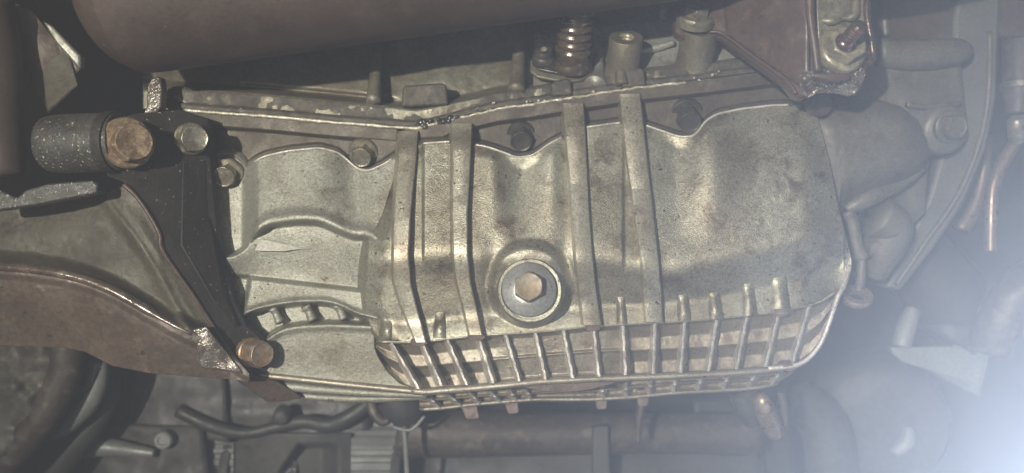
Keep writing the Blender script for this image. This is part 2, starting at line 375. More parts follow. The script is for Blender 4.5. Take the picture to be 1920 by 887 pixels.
# left half of the pan: pod, ledge, slotted plate
WTL = [(400, 345), (440, 330), (470, 302), (495, 288), (540, 278), (600, 272), (635, 281), (655, 298), (670, 312), (690, 316), (720, 303), (760, 274)]
LEDGE = [(400, 480), (440, 476), (462, 462), (482, 436), (505, 423), (560, 416), (600, 418), (640, 436), (665, 446), (690, 445), (720, 470), (780, 520)]
PL = [(400, 512), (465, 517), (665, 540), (780, 552)]
AR1 = [(400, 620), (450, 596), (482, 583), (520, 575), (560, 570), (610, 569), (640, 577), (668, 592), (780, 620)]
AR2 = [(400, 700), (485, 648), (505, 626), (530, 612), (560, 606), (620, 603), (690, 606), (780, 610)]
BOTL = [(400, 660), (440, 688), (490, 701), (560, 708), (640, 717), (720, 727), (790, 737)]
def left_d(X, Y):
    seam = sip(X, SEAM, 6); wt = sip(X, WTL, 8); le = sip(X, LEDGE, 10); pl = sip(X, PL, 4); a1 = sip(X, AR1, 10); a2 = sip(X, AR2, 10)
    n = lambda a, b, x: ss(a, b, x)
    edge = n(452, 486, X - .06 * (Y - 300) * 0)
    wallup = n(wt - 7, wt + 8, Y)
    pod = -34 + 52 * (Y - wt) / 150 + 7 * gauss(X, 560, 60) - 9 * gauss(X, 655, 30) * n(430, 320, Y) + 8 * gauss(X, 700, 25)
    pod = pod + 8 * gauss(Y, le - 12, 11) * edge
    flange = -46 - 22 * n(seam + 40, seam + 60, Y) * n(690, 640, X) * 0 - 16 * n(seam + 26, seam + 34, Y)
    low = -56
    d = flange * (1 - wallup) + (low + (pod - low) * edge) * wallup
    drop = n(le - 5, le + 7, Y)
    rec = -20 - 22 * n(le, pl + 10, Y) + 10 * n(620, 700, X)
    d = d * (1 - drop) + rec * drop
    pm = n(pl - 2, pl + 7, Y)
    lft = n(0, 9, X - (465 - 15 * (Y - 517) / 78))
    d = d + pm * (lft * (20 + 16 * (Y - pl) / 55) - (1 - lft) * 12)
    s1 = n(a1 - 4, a1 + 5, Y); d = d * (1 - s1) + (-58) * s1
    d = d + 6 * gauss(Y, a1 - 6, 5) * lft
    s2 = n(a2 - 4, a2 + 5, Y); lft2 = n(0, 9, X - (490 - 0.25 * (Y - 645)))
    big = -4 - 14 * n(610, 720, Y) + 5 * gauss(Y, a2 + 8, 7)
    d = d * (1 - s2) + (big - 40 * (1 - lft2) * n(660, 640, Y)) * s2
    d = d - 14 * gauss(X, 430, 18) * n(500, 560, Y) * 0
    d = d - 60 * ss(744, 760, X) * ss(540, 500, Y) - 45 * ss(2, 8, ip(X, RIM) - Y) * ss(702, 708, X) * ss(600, 636, Y)
    return d + 1.0 * vnoise(X, Y, 36, 17) + .35 * vnoise(X, Y, 8, 18)
_wl = lambda x: sip(x, WTL, 8) - 2
obj('side_plate', relief(np.arange(396, 786, 2.0), _wl, lambda x: ip(x, BOTL), 240, left_d, 60), M['alu_pale'], pan, 180)
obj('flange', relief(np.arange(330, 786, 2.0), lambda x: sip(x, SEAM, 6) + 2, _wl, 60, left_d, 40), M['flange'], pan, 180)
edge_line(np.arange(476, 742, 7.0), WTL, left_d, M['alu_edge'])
obj('gusset', plate([(476, 470, -4), (488, 447, -14), (506, 450, -15), (574, 466, -24), (530, 471, -9)], 30), M['alu_lit'], pan, bevel=2)
for x, y, r in ((517, 589, 9), (579, 585, 10), (637, 583, 9)):
    obj('slot_rib', sweep([(x - 6, y - 12, -30, r), (x + 1, y, -34, r * .8), (x + 8, y + 16, -30, r)], 10, sub=3), M['alu_pale'], pan, 180)
# lower edge bands of the side plate
obj('lower_band', sweep([(478, 702, -14, 5), (560, 711, -16, 6), (680, 724, -10, 6), (800, 736, 4, 6)], 14), M['alu_film'], pan, 180)
obj('lower_band', sweep([(522, 722, -44, 9), (600, 730, -46, 9), (700, 737, -48, 8), (800, 741, -50, 6)], 14), M['alu_pale'], pan, 180)
obj('lower_band', sweep([(545, 740, -70, 6), (640, 747, -70, 8), (720, 747, -70, 8), (806, 743, -70, 6)], 14), M['alu_pale'], pan, 180)

# vertical ribs
def rib_d(x, y, h):
    X = np.array([x], float); Y = np.array([y], float)
    wt = float(sip(X, WT, 8)[0]); 
    base = float(body_plain(X, Y)[0]) if y > wt + 4 else None
    f = -38.0
    if base is None:
        b2 = float(body_plain(X, np.array([wt + 14.0]))[0]); sm = float(sip(X, SEAM, 6)[0])
        t = min(1, max(0, (y - sm) / (wt + 14 - sm))); return f + (b2 + h - f) * t
    return base + h
def make_rib(edges, h, m):
    """edges rows (y, xleft, xright)"""
    E = np.array(edges, float); ys = np.arange(E[0, 0], E[-1, 0] + .1, 4.0)
    prof = [(-.30, -44), (-.16, -20), (-.10, -6), (-.06, -1.6), (.02, 0), (.96, 0), (1.04, -1.4), (1.08, -6), (1.13, -44)]
    vs, fs = [], []; n = len(prof)
    hs = []
    for y in ys:
        a = np.interp(y, E[:, 0], E[:, 1]); b = np.interp(y, E[:, 0], E[:, 2])
        hs.append(rib_d((a + b) / 2, y, h))
    hs = np.convolve(np.pad(hs, 3, 'edge'), np.ones(7) / 7, 'valid')
    for y, dd_ in zip(ys, hs):
        a = np.interp(y, E[:, 0], E[:, 1]); b = np.interp(y, E[:, 0], E[:, 2])
        w_ = 0.3 * rng.uniform(-.5, .5)
        for u, o in prof: vs.append(V(a + (b - a) * u + w_, y, dd_ + o))
    for i in range(len(ys) - 1):
        for j in range(n - 1): fs.append([i * n + j, (i + 1) * n + j, (i + 1) * n + j + 1, i * n + j + 1])
    fs.append(list(range(n))); fs.append([(len(ys) - 1) * n + j for j in range(n)][::-1])
    return obj('rib', (vs, fs), m, pan, 34)
make_rib([(246, 752, 782), (300, 748, 778), (400, 741, 768), (480, 738, 765), (530, 740, 768), (570, 752, 778), (610, 768, 790), (642, 780, 798)], 25, M['alu_rib'])
make_rib([(232, 850, 883), (300, 851, 880), (400, 849, 875), (480, 851, 876), (530, 857, 881), (580, 870, 893), (630, 881, 904)], 25, M['alu_rib'])
make_rib([(194, 1058, 1092), (300, 1067, 1098), (400, 1074, 1103), (480, 1080, 1109), (540, 1087, 1115), (613, 1095, 1126)], 25, M['alu_rib'])
make_rib([(176, 1164, 1198), (300, 1178, 1211), (400, 1192, 1223), (480, 1203, 1232), (540, 1208, 1237), (606, 1212, 1241)], 25, M['alu_rib'])
# stub ribs above the lip
def stub(x, y0, y1, wd):
    n = 11; vs, fs = [], []
    prof = [(-1.2, -1.6), (-.7, .35), (-.35, .9), (0, 1), (.35, .9), (.65, .35), (.95, -1.6)]; k = len(prof)
    for i in range(n):
        t = i / (n - 1); y = y0 + (y1 - y0) * t; sx = x - (900 - x) * .012 * t
        b = float(body_plain(np.array([sx]), np.array([y]))[0]); hh = -4 + 15 * float(ss(0, .6, t)) - 6 * max(0, t - .8) * 5
        for u, o in prof: vs.append(V(sx + u * wd * (.7 + .3 * t), y, b + (hh * o if o > 0 and hh > 0 else min(hh, 0) - 7 * (o < 0))))
    for i in range(n - 1):
        for j in range(k - 1): fs.append([i * k + j, (i + 1) * k + j, (i + 1) * k + j + 1, i * k + j + 1])
    fs.append(list(range(k))); fs.append([(n - 1) * k + j for j in range(k)][::-1])
    obj('stub_rib', (vs, fs), M['alu'], pan, 70)
for a in ((728, 590, 640, 15), (826, 574, 634, 16), (1164, 545, 608, 13), (1280, 540, 601, 17), (1339, 535, 598, 18), (1402, 515, 592, 18), (1460, 500, 588, 24)): stub(*a)
for x, y, rx in ((786, 640, 17), (893, 630, 18), (1111, 613, 15), (1461, 585, 17)):
    obj('cut_pad', lathe((x, y, 30), ax(0, .25, 1), [(rx * .45, -14), (rx * .45, 5), (rx * .4, 6.5), (0, 6.5)], 24, squash=2.1), M['ground_pad'], pan, 35)

# finned tray under the lip
def tray_d(X, Y):
    li = sip(X, LIP, 6); ri = ip(X, RIM); t = (Y - li) / np.maximum(ri - li, 4)
    T = [-.02, .02, .05, .27, .30, .50, .53, .56, .73, .76, .97, 1.0]
    D = [28, 16, 0, -16, -16, -11, -12, -20, -35, -35, -29, -6]
    d = np.interp(t, T, D)
    flat = ss(900, 960, X) * ss(1190, 1130, X)
    d2 = np.interp(t, [-.02, .04, .10, .45, .5, .54, .90, 1.0], [28, 18, 4, -2, 6, 0, -10, -4])
    d = d * (1 - flat) + d2 * flat
    return d + 1.0 * vnoise(X, Y, 14, 27) + .6 * vnoise(X, Y, 6, 28)
xs = np.concatenate([np.arange(704, 1500, 2.0), np.linspace(1500, 1572, 50)])
obj('fin_tray', relief(xs, lambda x: sip(x, LIP, 6) - 1, lambda x: np.maximum(ip(x, RIM), sip(x, LIP, 6) + 1), 70, tray_d, 40), M['alu_film'], pan, 180)
FINS = [((734, 643), (785, 729)), ((791, 643), (828, 723)), ((839, 637), (875, 722)), ((897, 633), (925, 719)), ((948, 628), (974, 715)), ((1004, 624), (1023, 712)), ((1056, 618), (1074, 709)),
        ((1113, 616), (1123, 706)), ((1168, 611), (1173, 703)), ((1228, 607), (1225, 701)), ((1284, 602), (1276, 699)), ((1344, 597), (1329, 696)), ((1401, 591), (1381, 692)), ((1461, 586), (1435, 688)), ((1517, 574), (1486, 680))]
def fin(name, p, q, dt, db, wd, depth, m):
    vs, fs = [], []; n = 12
    for i in range(n + 1):
        t = i / n; x = p[0] + (q[0] - p[0]) * t + (1.5 * math.sin(i * 2.1 + p[0])) * .5; y = p[1] + (q[1] - p[1]) * t
        d = dt + (db - dt) * t - 3 * abs(math.sin(t * math.pi * 2)) + (2.5 if abs(t - .5) < .06 else 0)
        for u, o in ((-1.7, -depth), (-.5, -2.5), (-.34, 0), (.34, 0), (.5, -2.5), (1.7, -depth)): vs.append(V(x + u * wd, y, d + o))
    for i in range(n):
        for j in range(5): fs.append([i * 6 + j, (i + 1) * 6 + j, (i + 1) * 6 + j + 1, i * 6 + j + 1])
    fs.append(list(range(6))); fs.append([n * 6 + j for j in range(6)][::-1])
    return obj(name, (vs, fs), m, pan, 60)
for p, q in FINS: fin('fin', p, q, 29, 25, 6.6, 56, M['alu_edge'])
obj('edge_rim', sweep([(1594, 498, 6, 4), (1582, 535, 22, 5), (1570, 558, 30, 5), (1556, 600, 22, 4.5), (1536, 648, 20, 4.5), (1500, 682, 16, 5), (1440, 691, 12, 5)], 10), M['alu_edge'], pan, 180)
lipx = list(range(712, 1572, 26))
obj('lip_bead', sweep([(x, float(sip(np.array([x + 0.]), LIP, 6)[0]), 26, 3.6) for x in lipx], 10, sub=2), M['alu'], pan, 180)
# rim band, its D-shaped flat
rb = []
for x in range(772, 1500, 24): rb.append((x, float(ip(np.array([x + 0.]), RIM)[0]) + 4, 8, 7))
obj('rim_band', sweep(rb, 12, sub=2), M['alu_film'], pan, 180)
obj('rim_flat', plate([(940, 717, 13), (1000, 712, 13), (1080, 707, 13), (1178, 703, 13), (1150, 720, 10), (1110, 731, 8), (1060, 737, 6), (1020, 735, 6), (975, 726, 10)], 22), M['ground_pad'], pan, bevel=2)
obj('cut_pad', lathe((1478, 687, 12), ax(0, .3, 1), [(7, -14), (7, 5), (6, 6.5), (0, 6.5)], 24, squash=2.2), M['ground_pad'], pan, 35)
# second, farther tier
R2T = [(786, 738), (900, 731), (1000, 728), (1100, 722), (1180, 711), (1300, 703), (1440, 696), (1500, 686)]
R2B = [(786, 768), (830, 765), (900, 757), (1000, 749), (1100, 749), (1180, 745), (1260, 737), (1400, 729), (1450, 722), (1478, 706), (1500, 687)]
def tray2_d(X, Y):
    a = ip(X, R2T); b = np.maximum(ip(X, R2B), a + 2); t = (Y - a) / (b - a)
    return np.interp(t, [0, .1, .28, .45, .5, .55, .7, .95, 1], [-60, -92, -94, -80, -84, -118, -120, -104, -104]) + vnoise(X, Y, 10, 37)
obj('rear_fin_tray', relief(np.concatenate([np.arange(786, 1460, 2.0), np.linspace(1460, 1500, 30)]), lambda x: ip(x, R2T), lambda x: np.maximum(ip(x, R2B), ip(x, R2T) + 1), 40, tray2_d, 30), M['alu_film'], pan, 180)
for p, q in (((800, 741), (826, 766)), ((838, 738), (868, 764)), ((880, 736), (902, 759)), ((918, 733), (940, 756)), ((955, 730), (968, 752)), ((985, 729), (996, 750)), ((1129, 722), (1131, 748)), ((1174, 716), (1174, 746)), ((1221, 711), (1218, 741)), ((1268, 707), (1262, 737)), ((1317, 703), (1308, 735)), ((1367, 700), (1355, 732)), ((1419, 697), (1402, 729)), ((1466, 694), (1446, 722))):
    fin('rear_fin', p, q, -58, -96, 6.5, 34, M['alu_edge'])
r2 = [(x, float(ip(np.array([x + 0.]), R2B)[0]), -100, 4) for x in range(790, 1480, 23)]
obj('rear_rim', sweep(r2, 10, sub=2), M['alu_film'], pan, 180)
for x, y, wd, hh, sl in ((884, 764, 30, 22, 6), (961, 756, 25, 20, 4), (1128, 746, 22, 22, 0), (1206, 740, 22, 22, -1)):
    obj('tab', plate([(x - wd * .55 - sl, y - 8, -104), (x + wd * .5 - sl, y - 10, -104), (x + wd * .45 + sl * .3, y + hh - 3, -106), (x + wd * .3 + sl * .3, y + hh, -106), (x - wd * .32 + sl * .3, y + hh + 1, -106), (x - wd * .45 + sl * .3, y + hh - 3, -106)], 14), M['ground_pad'], pan, bevel=2)

# drain boss and plug
bx = ax(0.0, -.20, .98)
bd = 74
obj('drain_boss', lathe((993, 545, bd), bx, [(66, -60), (62, -6), (61, 2), (58.5, 4.5), (53.5, 4), (52, -6), (0, -6)], 56), M['alu'], pan, 50)
plug = obj('drain_plug', lathe((992, 543, bd), bx, [(51.5, -5), (51.5, 2), (49.5, 4), (30, 10), (28, 11), (0, 11)], 56), M['plug'], pan, 50)
obj('hex_head', hexhead((991, 541, bd), bx, 29, 34, math.radians(30), 1.5), M['plughead'], plug, 30, bevel=1)
# flange bolts
fb = ax(.02, .50, .86)
hexbolt('flange_bolt', pan, (977, 254, -66), fb, 22, 26, 28, M['darkbolt'])
hexbolt('flange_bolt', pan, (1287, 214, -66), ax(0.02, .55, .83), 23, 32, 31, M['darkbolt'])
hexbolt('flange_bolt', pan, (682, 286, -56), ax(-.02, .45, .9), 21, 24, 28, M['zinc'])
obj('bolt_collar', lathe((428, 321, -56), ax(.05, .25, .97), [(42, -20), (40, 2), (36, 6), (31, 4), (29, 0), (0, 0)], 40), M['alu_pale'], pan, 60)
hexbolt('flange_bolt', pan, (426, 324, -52), ax(.05, .38, .92), 22, 22, 30, M['zinc'])
# raised lug beside the small bolt
obj('bolt_lug', plate([(652, 300, -52), (653, 276, -51), (662, 261, -50), (690, 253, -48), (748, 243, -46), (752, 262, -48), (742, 284, -52), (716, 302, -54), (694, 315, -56), (668, 313, -56)], 16), M['flange'], pan, bevel=4)

# ------------------------------------------------------------------ gearbox case above the seam
case = thing('gearbox_case', 'grimy aluminium gearbox case above the oil pan seam, with threaded boss and ribs', 'gearbox case', V(900, 230, -110))
CT = [(240, 60), (1560, -40)]
def case_d(X, Y):
    seam = sip(X, SEAM, 6)
    h = seam - Y
    wide = 26 + 12 * ss(900, 620, X)
    d = -56 - 60 * ss(wide, wide + 14, h) - 40 * ss(30, 130, h)
    d = d - 14 * gauss(h, wide + 13, 5) * ss(440, 470, X) * ss(760, 720, X)
    d = d + 10 * gauss(X, 600, 160) * ss(60, 120, h) + 22 * gauss(X, 830, 60) * gauss(h, 90, 50)
    hole = ss(992, 1006, X) * ss(30, 44, h)
    d = d - 60 * hole * ss(85, 120, h) - 10 * hole
    d = d - 60 * ss(330, 290, X) * ss(30, 50, h)
    return d + 3 * vnoise(X, Y, 26, 47) + 1.3 * vnoise(X, Y, 8, 48)
obj('wall', relief(np.arange(268, 1560, 3.0), lambda x: ip(x, CT), lambda x: sip(x, SEAM, 6) + 3, 90, case_d, 60), M['case'], case, 180)
def strip_pts(x0, x1, step, off, d, r, jit):
    return [(x, float(sip(np.array([x + 0.]), SEAM, 6)[0]) + off + rng.uniform(-jit, jit), d + rng.uniform(-jit, jit), r * rng.uniform(.8, 1.2)) for x in np.arange(x0, x1, step)]
obj('flange', relief(np.arange(300, 1496, 3.0), lambda x: sip(x, SEAM, 6) - 27 - 10 * ss(900, 620, x), lambda x: sip(x, SEAM, 6) - 1, 16,
    lambda X, Y: -47 + 1.5 * vnoise(X, Y, 20, 91) + 1.0 * vnoise(X, Y, 7, 92) - 8 * ss(9, 13, sip(X, SEAM, 6) - Y), 30), M['seam'], case, 180)
obj('sealant_bead', sweep(strip_pts(348, 860, 14, 2, -41, 3.2, .5), 10, sub=2), M['bead'], case, 180)
obj('sealant_bead', sweep(strip_pts(862, 1290, 8, 2, -41, 2.8, 1.2), 10, sub=2), M['bead'], case, 180)
blobs = []
r2_ = random.Random(9)
for i in range(30):
    x = r2_.uniform(770, 1080) if i < 22 else r2_.uniform(1080, 1460)
    y = float(sip(np.array([x]), SEAM, 6)[0]) - r2_.uniform(-2, 12); r = r2_.uniform(1.0, 2.8)
    blobs.append(lathe((x, y, -42), ax(0, 0, 1), [(r * 1.4, -3), (r, 1.5), (r * .5, 2.6), (0, 2.8)], 8))
gb = obj('sealant_crumbs', join(*blobs), M['bead'], case, 180); gb['kind'] = 'stuff'
blobs = []
for i in range(16):
    x = r2_.uniform(775, 860); y = float(sip(np.array([x]), SEAM, 6)[0]) - r2_.uniform(-3, 8); r = r2_.uniform(3, 6)
    blobs.append(lathe((x, y, -40), ax(0, 0, 1), [(r * 1.4, -4), (r, 2), (r * .5, 3.6), (0, 3.8)], 8))
gb = obj('oil_blobs', join(*blobs), M['blackoil'], case, 180); gb['kind'] = 'stuff'
for (x0, y0, x1, y1, r) in ((708, 88, 700, 192, 11), (976, 62, 968, 172, 13)):
    obj('case_rib', sweep([(x0, y0 - 30, -120, r * .8), (x0, y0, -112, r * .8), ((x0 + x1) / 2, (y0 + y1) / 2, -96, r), (x1, y1, -54, r * 1.3)], 14), M['case'], case, 180)
def lug(x, y, wd, hh, d):
    obj('lug', plate([(x - wd / 2, y + hh / 2, d), (x - wd / 2 + 1, y - hh / 2 + 5, d), (x - wd / 2 + 8, y - hh / 2, d), (x + wd / 2 - 8, y - hh / 2 - 5, d), (x + wd / 2, y - hh / 2, d), (x + wd / 2 + 3, y + hh / 2 - 4, d)], 46), M['seam'], case, bevel=4)
lug(795, 180, 84, 40, -40); lug(1052, 166, 38, 30, -38); lug(1188, 148, 42, 34, -38)
# bright floor behind the bellows
obj('floor_web', sheet([(1000, 60, -150), (1420, 20, -150), (1440, 150, -64), (1000, 188, -64)], 30, 0, 24, 3, 6), M['case_pale'], case, 180)
obj('crease', sweep([(1195, 97, -104, 6), (1230, 90, -104, 7), (1263, 80, -104, 6)], 12), M['case_pale'], case, 180)
bax = ax(0.02, -.76, .64)
tb = obj('threaded_boss', lathe((1166, 140, -78), bax, [(46, -26), (38, -6), (33, 8), (31, 30), (31, 74), (29.5, 76), (14.5, 76)], 40), M['case'], case, 40)
hole = [(14.5, 76.2)]
for i in range(7): hole += [(14.2, 74 - i * 6), (12.0, 71 - i * 6)]
obj('thread', lathe((1166, 140, -78), bax, hole + [(12, 28), (0, 28)], 32), M['brass'], tb, 25)
obj('boss_foot', sweep([(1160, 120, -52, 9), (1164, 140, -44, 11), (1166, 158, -38, 12)], 14), M['case'], case, 180)
obj('pillar', sweep([(1120, 78, -120, 8), (1124, 110, -96, 8), (1122, 138, -74, 12), (1116, 160, -54, 22)], 16), M['case_pale'], case, 180)
obj('dome_boss', lathe((1268, 148, -84), ax(0, -.6, .8), [(34, -12), (32, 6), (26, 15), (15, 20), (0, 22)], 36), M['case'], case, 180)
obj('post', lathe((1300, 128, -86), bax, [(46, -16), (38, 0), (34, 14), (33, 80), (0, 80)], 36), M['case'], case, 50)
obj('back_post', sweep([(1243, -10, -170, 9), (1243, 40, -160, 9)], 14), M['case_pale'], case, 180)
obj('grey_ledge', plate([(1335, 80, -92), (1376, 88, -88), (1398, 110, -82), (1396, 120, -80), (1320, 130, -72), (1336, 110, -82)], 24), M['case_pale'], case, bevel=4)
obj('side_tab', plate([(276, 160, 10), (284, 146, 10), (300, 143, 10), (303, 165, 12), (302, 200, 18), (292, 212, 18), (268, 214, 18), (274, 200, 16)], 26), M['crust'], case, bevel=3)

# ------------------------------------------------------------------ bellows connector
con = thing('bellows_connector', 'oily amber bellows stub on a black flange with a small screw, under the brown tube', 'connector', V(1070, 140, -80))
prof = [(34, -4), (34, 6), (30, 10), (29.5, 24), (33, 29)]
h = 29
for i in range(7): prof += [(34, h + 4), (33, h + 9), (27.5, h + 12), (28, h + 14)]; h += 16
prof += [(30, h + 6), (0, h + 6)]
obj('bellows', lathe((1072, 122, -52), ax(0.03, -.74, .67), prof, 40), M['amber'], con, 180)
fpts = [(998, 120), (1000, 96), (1014, 86), (1034, 90), (1050, 92), (1100, 92), (1108, 112), (1104, 126), (1088, 138), (1062, 141), (1034, 136), (1010, 131)]
obj('flange', plate([(x, y, -58 + (y - 100) * .55) for x, y in fpts], 12), M['blackoil'], con, bevel=3)
obj('flange_base', plate([(x + (x - 1055) * .08, y + 14, -66 + (y - 100) * .55) for x, y in fpts], 16), M['case'], con, bevel=4)
scr = obj('screw', lathe((1019, 107, -50), ax(-.02, -.66, .75), [(22, -6), (21, 3), (18, 6), (18, 12), (15, 17), (8, 18), (7, 13), (0, 13)], 28), M['darkbolt'], con, 40)
obj('socket', lathe((1019, 107, -50), ax(-.02, -.66, .75), [(7, 17.6), (6.8, 13.5), (0, 13.4)], 12), M['brass'], scr, 30)

# ------------------------------------------------------------------ brown tube across the top
def tube_pt(x, off): return (x, 135 - (x - 270) * .1378 + off)
tube_r = 150
tp = []
for x, rs in ((172, 80), (186, 104), (206, 126), (236, 143), (275, 150), (600, 150), (900, 150), (1200, 150), (1500, 150), (1800, 150)):
    c = tube_pt(x, -tube_r * 1.01); tp.append((c[0], c[1], 110, rs))
tubeo = obj('frame_tube', sweep(tp, 64, sub=4), M['tube'], None, 60)
tag(tubeo, 'thick dark brown painted tube running across the top edge', 'tube')

# ------------------------------------------------------------------ mount bracket, upper right
mb = thing('mount_bracket', 'oily red-brown mount bracket with brass-coloured pad, nut and protruding stud at upper right', 'bracket', V(1560, 180, 60))
obj('arm', plate([(1262, 38, -28), (1275, 12, -28), (1300, 2, -26), (1345, -10, -8), (1420, -30, 60), (1530, -50, 120), (1534, 60, 122), (1530, 150, 118), (1512, 188, 112), (1492, 182, 100), (1474, 158, 84), (1400, 106, 30), (1348, 68, -6), (1322, 74, -18), (1290, 78, -24), (1268, 66, -28)], 34), M['brown'], mb, bevel=7)
obj('arm_lip', sweep([(1330, 60, -2, 3), (1356, 64, 8, 4), (1410, 104, 42, 4), (1474, 150, 92, 4), (1492, 176, 106, 4)], 10), M['brown'], mb, 180)
obj('arm_face', sheet([(1350, -40, 20), (1520, -60, 136), (1516, 172, 132), (1362, 66, 16)], 26, 3, 20, 5, 5), M['brown'], mb, 180)
hexbolt('arm_bolt', mb, (1304, 34, -12), bax, 24, 18, 36, M['pad'], M['pad'], wh=8)
pad = obj('pad', sheet([(1530, -20, 142), (1628, -30, 128), (1634, 112, 132), (1536, 128, 150)], 40, 0, 30, 6, 5), M['pad'], mb, 180)
obj('pad_crease', sweep([(1540, 38, 143, 4), (1560, 40, 147, 7), (1580, 36, 143, 4), (1600, 30, 143, 8), (1604, 10, 138, 8), (1600, -20, 134, 7)], 12), M['pad'], pad, 180)
obj('pad_frame', sweep([(1518, -20, 150, 9), (1519, 30, 152, 8), (1526, 80, 154, 8), (1533, 135, 156, 8)], 12), M['brown'], mb, 180)
obj('pad_edge', sweep([(1631, -30, 130, 7), (1625, 20, 132, 7), (1634, 80, 134, 7), (1636, 108, 134, 8), (1622, 122, 136, 7), (1604, 130, 138, 7)], 12), M['wetbrown'], mb, 180)
def foot_d(X, Y): return 146 - 26 * ss(132, 185, Y) + 5 * vnoise(X, Y, 11, 71) + 4 * vnoise(X, Y, 5, 72)
obj('crusted_foot', relief(np.arange(1500, 1626, 3.0), lambda x: x * 0 + 127 + 8 * ss(1560, 1500, x), lambda x: ip(x, [(1500, 176), (1515, 184), (1530, 176), (1560, 174), (1590, 181), (1602, 178), (1612, 165), (1626, 134)]), 30, foot_d, 60), M['crust'], mb, 180)
obj('foot_band', sweep([(1525, 142, 146, 8), (1560, 146, 149, 10), (1590, 142, 148, 9)], 12), M['brown'], mb, 180)
nax = ax(.12, -.30, .95)
nut = obj('nut', hexhead((1578, 94, 152), nax, 37, 30, .5), M['brass'], mb, 30, bevel=1.5)
obj('nut_flange', lathe((1578, 95, 148), nax, [(45, -8), (45, 3), (41, 8), (34, 10), (0, 10)], 44), M['brass'], nut, 40)
obj('stud', lathe((1581, 86, 172), ax(.22, -.46, .86), [(21, -4), (21, 12), (18, 16), (16, 18)] + [(16 - (i % 2) * 1.6, 20 + i * 3) for i in range(11)] + [(14, 54), (12, 57), (0, 58)], 32), M['wetbrown'], mb, 45)

# ------------------------------------------------------------------ bell housing on the right
bh = thing('bell_housing', 'dull grey rounded bell housing cover right of the oil pan, with an eyelet', 'housing', V(1680, 560, -120))
DT = [(1470, 195), (1520, 186), (1560, 182), (1640, 184), (1690, 200), (1720, 225), (1738, 262), (1744, 290)]
DB = [(1470, 560), (1560, 560), (1571, 470), (1576, 402), (1600, 376), (1625, 368), (1660, 352), (1700, 336), (1725, 322), (1744, 292)]
def dome_d(X, Y):
    a = ip(X, DT); b = np.maximum(ip(X, DB), a + 1)
    e = np.minimum(np.minimum(Y - a, b - Y) / 60., (1744 - X) / 70.)
    d = -100 + 78 * np.sqrt(np.clip(1 - (1 - np.clip(e, 0, 1)) ** 2, 0, 1)) 
    d = d + 12 * gauss(np.hypot(X - 1585, Y - 285), 0, 50) - 14 * gauss(X, 1520, 22) * ss(200, 260, Y)
    return d + 2.5 * vnoise(X, Y, 30, 57) + 1 * vnoise(X, Y, 9, 58)
obj('cover', relief(np.concatenate([np.arange(1470, 1700, 3.0), 1700 + 44 * np.sin(np.linspace(0, 1, 40) * math.pi / 2)]), lambda x: ip(x, DT), lambda x: np.maximum(ip(x, DB), ip(x, DT) + 1), 120, dome_d, 60), M['dome'], bh, 180)
obj('upper_shell', sheet([(1600, 60, -130), (1800, 96, -150), (1816, 250, -140), (1600, 220, -120)], 60, 10, 24, 8, 8), M['dome'], bh, 180)
obj('shell_roll', sweep([(1640, 100, -128, 30), (1720, 104, -130, 30), (1790, 98, -138, 26), (1815, 96, -144, 14)], 20), M['dome'], bh, 180)
obj('shell_edge', sweep([(1700, 196, -110, 5), (1740, 200, -118, 5), (1800, 194, -124, 5)], 12), M['dome'], bh, 180)
obj('bolt_boss', lathe((1772, 244, -120), ax(.1, .2, .97), [(52, -30), (46, 0), (40, 8), (0, 8)], 36), M['dome'], bh, 60)
hexbolt('cover_bolt', bh, (1778, 238, -110), ax(.25, .15, .95), 24, 18, 31, M['dome'], phase=.2)
RG = [(1880, -40), (1872, 80), (1868, 200), (1840, 300), (1800, 390), (1745, 470), (1690, 540), (1620, 600)]
obj('rim_flange', plate([(1790, 40, -190), (1800, -40, -190), (1880, -40, -190), (1874, 60, -190), (1871, 180, -190), (1852, 280, -190), (1810, 380, -190), (1750, 470, -190), (1690, 545, -190), (1660, 540, -190), (1700, 460, -190), (1742, 370, -190), (1772, 270, -190), (1786, 160, -190)], 60), M['housing'], bh, bevel=8)
obj('rear_shell', sheet([(1560, 120, -240), (1790, 40, -240), (1770, 300, -240), (1640, 520, -240)], 60, 0, 12, 14, 4), M['bgdark'], bh, 180)
obj('inner_rim', sweep([(1856, 60, -188, 5), (1853, 180, -188, 5), (1834, 275, -188, 5), (1795, 368, -188, 5), (1735, 455, -188, 5), (1680, 535, -188, 5)], 10), M['dome'], bh, 180)
obj('lower_shell', sheet([(1580, 330, -120), (1742, 280, -130), (1735, 400, -150), (1600, 520, -150)], 60, 10, 24, 9, 8), M['dome'], bh, 180)
obj('knuckle', sweep([(1586, 394, -70, 12), (1618, 376, -68, 17), (1648, 364, -74, 16), (1692, 346, -92, 9), (1730, 316, -104, 7)], 18), M['dome'], bh, 180)
obj('strut', sweep([(1588, 396, -70, 12), (1598, 420, -74, 13), (1606, 460, -70, 12), (1618, 486, -66, 13)], 16), M['dome'], bh, 180)
obj('strut', sweep([(1616, 486, -66, 8), (1614, 520, -60, 9), (1610, 548, -52, 9)], 16), M['dome'], bh, 180)
obj('knob', lathe((1650, 470, -96), ax(0, .5, .87), [(30, -20), (28, 6), (24, 14), (0, 16)], 24), M['dome'], bh, 180)
obj('lobe', sweep([(1640, 405, -90, 40), (1668, 430, -100, 42), (1650, 480, -110, 34), (1640, 520, -120, 20)], 20), M['dome'], bh, 180)
obj('eyelet', lathe((1606, 557, -44), ax(-.1, -.8, .6), [(13, -4), (13, 5), (15, 7), (27, 7), (29, 4), (29, -4), (27, -7), (13, -7)], 36, squash=1), M['ground_pad'], bh, 35)
obj('locating_dowel', lathe((1537, 196, 2), ax(.15, .3, .94), [(23, -14), (22, 6), (19, 9), (0, 10)], 28), M['darkbolt'], bh, 40)

